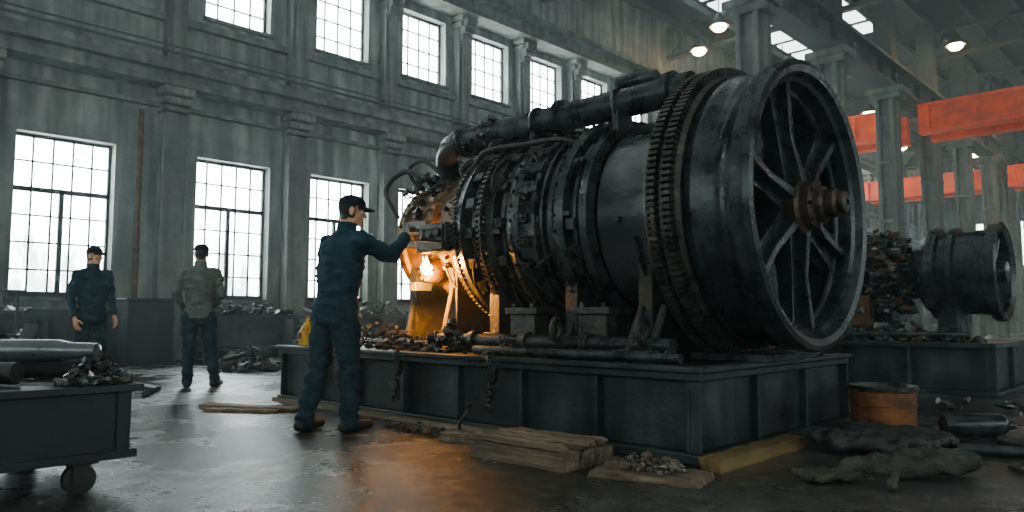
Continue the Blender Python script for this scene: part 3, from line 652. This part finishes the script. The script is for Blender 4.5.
def human(name,loc,heading,P):
    e=empty(name,loc,heading); e.scale=(P.get('sc',1),)*3
    j,pn,ln=P['jacket'],P['pants'],P.get('lean',0.0); bk=P.get('bulk',1.0); sk=P.get('sw',1.0)
    B=Blob(); yl=lambda z: ln*max(0,(z-.9))/.6
    hem=P.get('hem',.80)
    secs=[(0,yl(z)+yo,z,hw*bk*(sk if z>1.2 else 1),hd*bk) for (z,hw,hd,yo) in ((hem,.172,.128,0),(.92,.178,.135,0),(1.02,.165,.125,.0),(1.12,.168,.122,.0),(1.24,.183,.128,-.005),(1.34,.19,.13,-.01),(1.40,.175,.118,-.012),(1.45,.135,.092,-.012),(1.49,.088,.075,-.008),(1.53,.066,.066,0))]
    B.loft(secs,j,pw=2.15)
    B.loft([(0,0,.78,.14,.1),(0,0,.84,.162,.118),(0,0,.95,.165,.12)],pn)
    for sd,k in ((1,'R'),(-1,'L')):
        sh,el,wr=[V(q) for q in P['arm'+k]]
        B.cap(V((sd*.09,yl(1.43),1.435)),sh,.055,.066*bk,j); B.cap(sh,el,.067*bk,.054*bk,j); B.cap(el,wr,.056*bk,.040*bk,j)
        B.cap(wr-(wr-el).normalized()*.012,wr,.043*bk,.043*bk,j)
        hp,kn,an,toe=[V(q) for q in P['leg'+k]]
        B.cap(hp,kn,.105*bk,.076*bk,pn); B.cap(kn,an,.074*bk,.06*bk,pn); B.cap(an-V((0,0,.0)),an+V((0,0,-.025)),.063*bk,.065*bk,pn)
        tdir=(V((toe.x-an.x,toe.y-an.y,0))).normalized()
        heel=V((an.x,an.y,.045))-tdir*.05; B.cap(heel,heel+tdir*.12,.045,.046,'shoe'); B.cap(heel+tdir*.12,heel+tdir*.21,.046,.038,'shoe'); B.cap(V((an.x,an.y,.09)),V((an.x,an.y,.05)),.05,.045,'shoe')
    def disp(c):
        if c.z<.1: return 0
        a=noise.noise(V((c.x*8+loc[0],c.y*8,c.z*16)))*.018+noise.noise(V((c.x*20,c.y*20+loc[1],c.z*34)))*.008
        near=0
        for k in 'RL':
            for q,rr in ((P['arm'+k][1],.12),(P['leg'+k][1],.14),((P['arm'+k][0][0]*.8,P['arm'+k][0][1],1.3),.14)): 
                dd=(c-V(q)).length
                if dd<rr: near=max(near,1-dd/rr)
            dz=abs(c.z-.14)
            if dz<.1: near=max(near,(1-dz/.1)*.9)
        a+=near*.010*math.sin(c.z*120+4*noise.noise(c*8))
        if abs(c.z-1.0)<.02: a-=.006
        return a
    B.make('body',.0125,[j,pn,'shoe'],e,smooth=3,disp=disp,clampz=0.0)
    mb=MB()
    mb.rev([(-.03,.078),(.03,.072),(.035,.064),(.0,.062)],V((0,yl(1.5)+.0,1.525)),(0,.12,1),28)
    ob=bpy.data.objects.new('collar',mb.mesh('collar',[j])); scene.collection.objects.link(ob); ob.parent=e
    H=Blob()
    H.ell((0,-.012,.03),(.075,.094,.092),'skin'); H.ell((0,.022,-.025),(.060,.066,.082),'skin'); H.ell((0,.042,-.075),(.043,.042,.034),'skin')
    H.cap((0,.088,.008),(0,.106,-.028),.009,.0135,'skin'); H.cap((-.012,.096,-.032),(.012,.096,-.032),.009,.009,'skin')
    H.cap((-.036,.076,.022),(.036,.076,.022),.012,.012,'skin'); H.cap((-.017,.084,-.056),(.017,.084,-.056),.0065,.0065,'skin'); H.cap((-.015,.082,-.067),(.015,.082,-.067),.007,.007,'skin')
    H.ell((0,.072,-.094),(.018,.016,.015),'skin')
    for sd in (-1,1):
        H.ell((sd*.036,.062,-.022),(.024,.024,.024),'skin'); H.ell((sd*.077,-.008,-.008),(.009,.018,.031),'skin'); H.cap((sd*.04,.02,-.075),(sd*.02,.055,-.09),.02,.018,'skin')
    H.cap((0,-.025,-.06),(0,-.04,-.18),.054,.06,'skin')
    def post(c,t):
        if c.y<.018 and c.z>-.055-.02*(c.y<-.03) and not (abs(c.x)>.0755 and abs(c.y+.008)<.024 and c.z<.03 and c.z>-.045): return 'hair'
        if c.z>.062: return 'hair'
        return t
    hp=V((0,yl(1.66)+.02,1.655)); he=empty('head_joint',(0,0,0)); he.parent=e; he.location=hp; he.rotation_euler=P.get('head',(0,0,0))
    H.make('head',.006,['skin','hair'],he,smooth=2,post=post,disp=lambda c:.004 if (c.y<.018 and c.z>-.055) else 0)
    mb=MB()
    for sd in (-1,1):
        mb.sph((sd*.030,.074,.003),(.0125,.011,.009),12,8,0); mb.sph((sd*.030,.0835,.003),.0052,8,6,1)
        mb.tube([(sd*.045,.080,.013),(sd*.030,.087,.017),(sd*.016,.086,.013)],.0035,n=6,mi=1)
    ob=bpy.data.objects.new('eyes',mb.mesh('eyes',['eye','hair'])); scene.collection.objects.link(ob); ob.parent=he
    mb=MB(); vs=[];n=32;mm=9
    for i in range(mm+1):
        ph=PI/2*i/mm
        for k in range(n):
            t=2*PI*k/n; sy=.106*(1+.04*math.sin(t)); vs.append(((.087+.003*math.sin(ph*2))*math.cos(t)*math.cos(ph)**.75,-.008+sy*math.sin(t)*math.cos(ph)**.75,.042+.085*math.sin(ph)))
    fs=[(i*n+k,i*n+(k+1)%n,(i+1)*n+(k+1)%n,(i+1)*n+k) for i in range(mm) for k in range(n)]
    mb.add(vs,fs); mb.torus((0,-.008,.046),(0,0,1),.088,.006,n=32,m=6)
    if P.get('cap',True):
        vs=[];K=14
        for side in (0,1):
            for i in range(K+1):
                t=math.radians(25+130*i/K); 
                for q,(dr) in enumerate((0,.5,1)):
                    ext=.085*dr*math.sin(math.radians(180*i/K))**.6 if 0<i<K else 0
                    x=.083*math.cos(t); y=.09*math.sin(t)+ext; z=.052-.02*dr-.012*abs(math.cos(t))-.006*side
                    vs.append((x,y,z))
        W=3*(K+1); fs=[]
        for side in (0,1):
            for i in range(K):
                for q in range(2):
                    a=side*W+i*3+q; fs.append((a,a+3,a+4,a+1))
        for i in range(K): fs.append((i*3+2,i*3+5,W+i*3+5,W+i*3+2))
        mb.add(vs,fs)
    ob=bpy.data.objects.new('cap',mb.mesh('cap',['cap'],ang=50)); scene.collection.objects.link(ob); ob.parent=he
    for sd,k in ((1,'R'),(-1,'L')):
        sh,el,wr=[V(q) for q in P['arm'+k]]; d=(wr-el).normalized(); hd=P.get('hand'+k,{})
        dd=V(hd.get('d',d)); nn=V(hd.get('n',(-sd,0,0)))
        s=dd.normalized().cross((nn-dd*nn.dot(dd)).normalized())
        thumb=V(hd.get('thumb',(0,1,0))); side=1 if s.dot(thumb)>0 else -1
        hand(e,'hand_'+k.lower(),wr+d*.05,dd,nn,side,hd.get('curl',.35))
    return e

human('worker',(-4.99,3.19,0),math.radians(1),dict(jacket='navy',pants='trouser',lean=.09,bulk=1.12,head=(-.1,0,-.5),sc=1.035,
  armR=((.205,.08,1.41),(.235,.34,1.31),(.125,.555,1.475)),armL=((-.205,.07,1.41),(-.27,.06,1.13),(-.22,.2,.92)),
  legR=((.1,0,.88),(.115,.06,.48),(.12,.06,.1),(.15,.3,0)),legL=((-.1,0,.88),(-.13,-.05,.48),(-.15,-.15,.1),(-.2,.1,0)),
  handR=dict(curl=.75,d=(-.1,1,.15),n=(0,.1,-1),thumb=(-1,0,0))))
human('worker',(-10.57,3.12,0),math.radians(-82),dict(jacket='navy',pants='trouser',bulk=1.0,head=(0,0,.45),
  armR=((.19,0,1.41),(.25,-.03,1.14),(.24,.07,.89)),armL=((-.19,0,1.41),(-.25,-.03,1.14),(-.23,.12,.9)),
  legR=((.1,0,.88),(.12,.02,.48),(.13,-.02,.1),(.2,.2,0)),legL=((-.1,0,.88),(-.12,.02,.48),(-.13,-.02,.1),(-.2,.2,0))))
human('worker',(-9.2,3.93,0),math.radians(62),dict(jacket='shirt',pants='trouser',bulk=1.0,head=(.05,0,.45),hem=.86,cap=False,
  armR=((.19,0,1.41),(.25,-.04,1.15),(.16,.18,1.0)),armL=((-.19,0,1.41),(-.27,-.04,1.15),(-.2,.15,.98)),
  legR=((.1,0,.88),(.14,.06,.48),(.2,.04,.1),(.28,.25,0)),legL=((-.1,0,.88),(-.11,.02,.48),(-.11,-.03,.1),(-.15,.2,0))))

# ------------------------------------------------------------------ cart
ct=empty('parts_cart',(-4.7,.4,0)); m=MB()
cx0,cx1,cy0,cy1=-5.35,-4.05,-1.0,1.4
m.bx(cx0,cx1,cy0,cy1,.2,.5,0); m.bx(cx0-.03,cx1+.03,cy0-.03,cy1+.05,.5,.535,0); m.bx(cx0-.02,cx1+.02,cy0-.02,cy1+.03,.17,.21,0)
for y in (-.9,-.1,.7,1.36): m.bx(cx1-.01,cx1+.012,y-.03,y+.03,.2,.5,0)
m.tube([(cx1,cy1+.05,.47),(cx1,cy1+.13,.50),(cx0,cy1+.13,.50),(cx0,cy1+.05,.47)],.016,n=8)
for (x,y) in ((-4.15,1.2),(-5.2,1.2),(-4.15,-.8),(-5.2,-.8)):
    m.bx(x-.07,x+.07,y-.07,y+.07,.15,.18,1); m.bx(x-.05,x-.038,y-.04,y+.04,.06,.16,1); m.bx(x+.038,x+.05,y-.04,y+.04,.06,.16,1)
    m.rev([(-.03,.0),(-.03,.055),(-.025,.075),(.025,.075),(.03,.055),(.03,0)],(x,y,.075),(1,0,0),28,mi=2)
m.build('cart_body',['dark','rubber','rubber'],ct,bevel=.006)
m=MB()
m.rev([(0,0),(0,.05),(.03,.06),(.5,.062),(.52,.075),(.6,.075),(.62,.06),(1.0,.058),(1.05,.045),(1.2,.04),(1.22,.0)],(-5.12,.48,.70),(.74,.67,.0),36,mi=0)
m.tube([(-5.1,.2,.6),(-4.3,.95,.6)],.055,n=20,mi=1); m.tube([(-4.9,-.2,.6),(-4.15,.7,.6)],.06,n=20,mi=1); m.tube([(-5.2,.72,.6),(-4.5,1.3,.6)],.06,n=20,mi=1)
junk(m,rng,(-4.17,1.27,.535),(.13,.17,.16),190,3,.012,.038); junk(m,rng,(-5.0,1.0,.535),(.3,.3,.08),60,3,.03,.05)
m.build('cart_load',['polish','rubber','grime'],ct,ang=35)

# ------------------------------------------------------------------ background clutter
def pile(name,c,s,n,sm=.05,sx=.16,mats=('grime','rubber','base')):
    mb=MB(); junk(mb,rng,c,s,n,len(mats),sm,sx); return mb.build(name,list(mats),ang=35)
pile('scrap_metal_pile',(-9.3,2.0,0),(.8,.6,.8),220,.05,.16)
pile('scrap_metal_pile',(-11.7,5.8,0),(.7,.5,.4),150,.04,.13)
pile('scrap_metal_pile',(-12.6,7.6,0),(.45,.45,1.2),220,.04,.13)
pile('scrap_metal_pile',(-10.8,7.9,0),(.8,.5,.6),200,.04,.14)
pile('scrap_metal_pile',(-9,8.8,0),(.9,.9,.9),220,.05,.15)
pile('floor_debris',(-8.5,5.0,0),(.25,.15,.07),22,.02,.05)
pile('floor_debris',(-4.6,3.68,0),(.4,.12,.06),30,.015,.045,('grime','wood','rust'))
pile('floor_debris',(-3.5,3.8,0),(.45,.06,.04),24,.012,.035,('grime','wood','rust'))
for yb in (-1.5,1.2,6.1,9.1,12.0,15.0):
    b=MB(); b.bx(WX+.7,WX+1.5,yb,yb+2.4,.82,.9,0)
    for (x,y) in ((WX+.75,yb+.05),(WX+1.45,yb+.05),(WX+.75,yb+2.35),(WX+1.45,yb+2.35)): b.bx(x-.04,x+.04,y-.04,y+.04,0,.82,0)
    b.bx(WX+.75,WX+1.4,yb+.1,yb+2.3,.2,.25,0); b.bx(WX+.72,WX+1.46,yb+.1,yb+.9,.3,.8,0)
    junk(b,rng,(WX+1.1,yb+1.2,.9),(.3,1.0,.35),60,3,.04,.12)
    b.build('workbench',['base','grime','base'],smooth=False)
b=MB()
for y in (1.6,2.2,2.8): b.tube([(-12.9,y,0),(-12.9,y,1.25)],.02,n=8)
for z in (.6,.95,1.25): b.tube([(-12.9,1.4,z),(-12.9,2.9,z)],.018,n=8)
b.build('guard_railing',['girder'])
c=MB(); x,y=-14.3,5.1; c.bx(x-.35,x+.35,y-.4,y+.4,.04,1.15); c.bx(x-.38,x+.38,y-.43,y+.43,1.15,1.2); c.bx(x-.38,x+.38,y-.43,y+.43,0,.04); c.bx(x+.35,x+.37,y-.35,y+.35,.1,1.1); c.build('electrical_cabinet',['dark'],smooth=False,bevel=.01)

m=MB(); c=V((-7.08,4.2,.575))
m.cyl(c,c+V((0,0,.02)),.11,n=24,mi=0); m.rev([(0,.09),(.02,.1),(.12,.1),(.14,.085),(.2,.05),(.22,.03),(.26,.03),(.26,0)],c+V((0,0,.02)),(0,0,1),28,mi=0); m.torus(c+V((0,0,.28)),(0,1,0),.04,.009,n=18,m=6,mi=1)
m.tube(spath([c+V((.05,0,.22)),c+V((.16,-.03,.25)),c+V((.2,-.05,.1)),c+V((.2,-.05,.0))],5),.014,n=8,mi=1); m.box(c+V((-.02,-.105,.1)),(.08,.01,.06),1)
m.build('oil_can',['yellow','grime'],mach)

# ------------------------------------------------------------------ foreground floor objects
def plank(mb,c,L,W,H,rz,mi=0,seed=0,tilt=0):
    r=random.Random(seed); n=12; R=rotm(0,tilt,rz); vs=[]
    for i in range(n+1):
        x=-L/2+L*i/n
        for (y,z) in ((-W/2,0),(W/2,0),(W/2,H),(-W/2,H)):
            vs.append(V(c)+R@V((x+(r.uniform(-.035,.035) if i in (0,n) else 0),y+r.uniform(-.007,.007),z+(r.uniform(-.006,.004) if z>0 else 0))))
    fs=[(i*4+j,i*4+(j+1)%4,i*4+4+(j+1)%4,i*4+4+j) for i in range(n) for j in range(4)]+[(3,2,1,0),(n*4,n*4+1,n*4+2,n*4+3)]
    mb.add(vs,fs,mi)
m=MB()
for i in range(3): plank(m,(-3.1+.01*i,3.30+.145*i,0),.74,.12,.11,.03-.02*i,0,i+1)
for i in range(4): plank(m,(-3.12+.03*(i%2),3.27+.112*i,.115),.70+.06*(i%2),.09,.03,.03+.01*i,0,i+4)
m.build('timber_stack',['wood'],ang=25)
m=MB(); plank(m,(-2.33,3.5,0),.6,.3,.035,.25,0,16); plank(m,(-2.4,3.55,.035),.42,.18,.035,.5,0,7); junk(m,rng,(-2.36,3.5,.05),(.24,.15,.08),110,3,.008,.03)
m.build('broken_board',['wood','ash','grime'],ang=25)
m=MB(); plank(m,(-3.9,3.62,0),.36,.2,.06,.3,0,8); m.tube(spath([(-4.1,3.7,.05),(-4.0,3.6,.12),(-3.95,3.65,.22),(-3.93,3.62,.26)],5),.012,n=7,mi=1)
m.build('timber_offcut',['wood','grime'],ang=25)
m=MB(); plank(m,(-6.75,3.42,0),1.05,.2,.03,.45,0,9); plank(m,(-6.6,3.25,0),.7,.12,.025,.6,0,10); m.build('floor_plank',['wood'],ang=25)
m=MB(); plank(m,(-2.16,4.42,0),1.15,.14,.075,PI/2,0,11); m.build('timber_skid',['yellowwood'],ang=25)
m=MB(); plank(m,(-5.2,3.90,0),4.0,.06,.04,0,0,13); m.build('timber_sill',['wood'],ang=25)
m=MB(); c=(-1.97,6.2,0)
m.rev([(0,0),(0,.22),(.02,.225),(.3,.235),(.31,.25),(.335,.253),(.345,.245),(.345,.23),(.29,.22),(.28,0)],c,(0,0,1),48,mis=[0,0,0,0,1,1,1,1,2]); m.torus((c[0],c[1],.1),(0,0,1),.231,.006,n=40,m=6); m.torus((c[0],c[1],.2),(0,0,1),.234,.006,n=40,m=6)
m.build('rusty_drum',['drumpaint','grime','brass'],ang=30)
def rag(name,chains,mat,seed,vox=.012,amp=1.0):
    e=empty(name,chains[0][0]); B=Blob(); o=V(chains[0][0])
    for ch in chains:
        for i in range(len(ch[1])-1): B.cap(V(ch[1][i])-o,V(ch[1][i+1])-o,ch[2][i],ch[2][i+1],mat)
    r=random.Random(seed); sh=r.random()*50
    B.make('cloth',vox,[mat],e,smooth=2,disp=lambda c:amp*(.02*noise.noise(V((c.x*14+sh,c.y*5,c.z*14)))+.012*abs(noise.noise(V((c.x*30+sh,c.y*12,c.z*30))))-.004),clampz=.002)
    return e
def wob(p,q,n,r,seed,amp=.05):
    R=random.Random(seed); p=V(p);q=V(q); P=[];rs=[]
    for i in range(n+1):
        t=i/n; P.append(p.lerp(q,t)+V((R.uniform(-amp,amp),R.uniform(-amp,amp),R.uniform(0,amp*.5)))); rs.append(r*R.uniform(.75,1.2))
    return P,rs
# crumpled work glove: palm mound, stubby finger rolls, trailing cuff
C=[]; O=(-1.4,4.35,0)
for k in range(5):
    P,rs=wob((-1.55+.07*k,4.2+.05*k,.06),(-1.35+.07*k,4.45+.06*k,.08),4,.052,k,.02); C.append((O,P,rs))
for k in range(4):
    P,rs=wob((-1.56+.035*k,4.2-.01*k,.035),(-1.74+.05*k,4.02-.02*k,.028),3,.028,40+k,.01); C.append((O,P,rs))
P,rs=wob((-1.3,4.25,.04),(-1.28,4.08,.03),3,.03,50,.01); C.append((O,P,rs))
P,rs=wob((-1.3,4.5,.08),(-1.1,4.72,.08),4,.075,51,.02); C.append((O,P,rs))
rag('work_glove',C,'rag',3,.009)
C=[]; O=(-1.9,5.3,0)
for k in range(7):
    P,rs=wob((-2.0+.01*k,4.9+.11*k,.08),(-1.55+.03*k,5.0+.1*k,.05),6,.052,20+k,.04); C.append((O,P,rs))
rag('oily_tarp',C,'rubber',5)
m=MB()
m.rev([(0,0),(0,.07),(.03,.085),(.4,.085),(.43,.07),(.45,.03),(.5,.03),(.5,0)],(-1.55,6.15,.086),(.72,.62,0),28,mi=0)
m.build('gas_canister',['steel'])
m=MB(); m.tube(spath([(-1.15,5.95,.04),(-.9,5.75,.045),(-.5,5.95,.04),(-.1,5.6,.04)],8),.04,n=12,mi=0); m.tube([(-1.3,5.45,.035),(-.2,5.9,.035)],.033,n=12,mi=1)
m.tube(spath([(-.95,5.1,.015),(-.8,4.95,.015),(-.6,5.1,.015),(-.3,4.8,.015),(-.1,5.0,.015)],8),.014,n=8,mi=0)
m.build('scrap_hoses',['rubber','steel'])
pile('scrap_metal_pile',(-.75,6.9,0),(.4,.35,.22),120,.03,.09)
pile('floor_debris',(-1.2,8.2,0),(.9,.5,.1),50,.02,.08)

# ------------------------------------------------------------------ air haze (world), fire light, camera
l=bpy.data.lights.new('burner_fire_light','POINT'); l.energy=14; l.color=(1,.40,.07); l.shadow_soft_size=.05
o=bpy.data.objects.new('burner_fire_light',l); o.location=(-5.4,4.36,1.24); scene.collection.objects.link(o)
l=bpy.data.lights.new('burner_fill_spot','SPOT'); l.energy=330; l.color=(1,.40,.07); l.shadow_soft_size=.05; l.spot_size=math.radians(165); l.spot_blend=.5  # added spot aimed at the machine, keeps extra fire glow off the floor
o=bpy.data.objects.new('burner_fill_spot',l); o.location=(-5.36,4.26,1.22); scene.collection.objects.link(o)
o.rotation_euler=V((.1,1,-.15)).to_track_quat('-Z','Y').to_euler()
w=bpy.data.worlds.new('hazy_air'); scene.world=w; w.use_nodes=True; nt=w.node_tree
bg=nt.nodes['Background']; bg.inputs['Color'].default_value=(.5,.62,.66,1); bg.inputs['Strength'].default_value=.5
vs=nt.nodes.new('ShaderNodeVolumeScatter'); vs.inputs['Density'].default_value=.005; vs.inputs['Color'].default_value=(.80,.95,.97,1); vs.inputs['Anisotropy'].default_value=.3
nt.links.new(vs.outputs[0],nt.nodes['World Output'].inputs['Volume'])
cam=bpy.data.cameras.new('camera'); co=bpy.data.objects.new('camera',cam); scene.collection.objects.link(co)
cam.lens=26.0; cam.sensor_width=36; co.location=(0,0,.88); co.rotation_euler=(math.radians(90+4.64),0,math.radians(44)); cam.clip_end=300
scene.camera=co
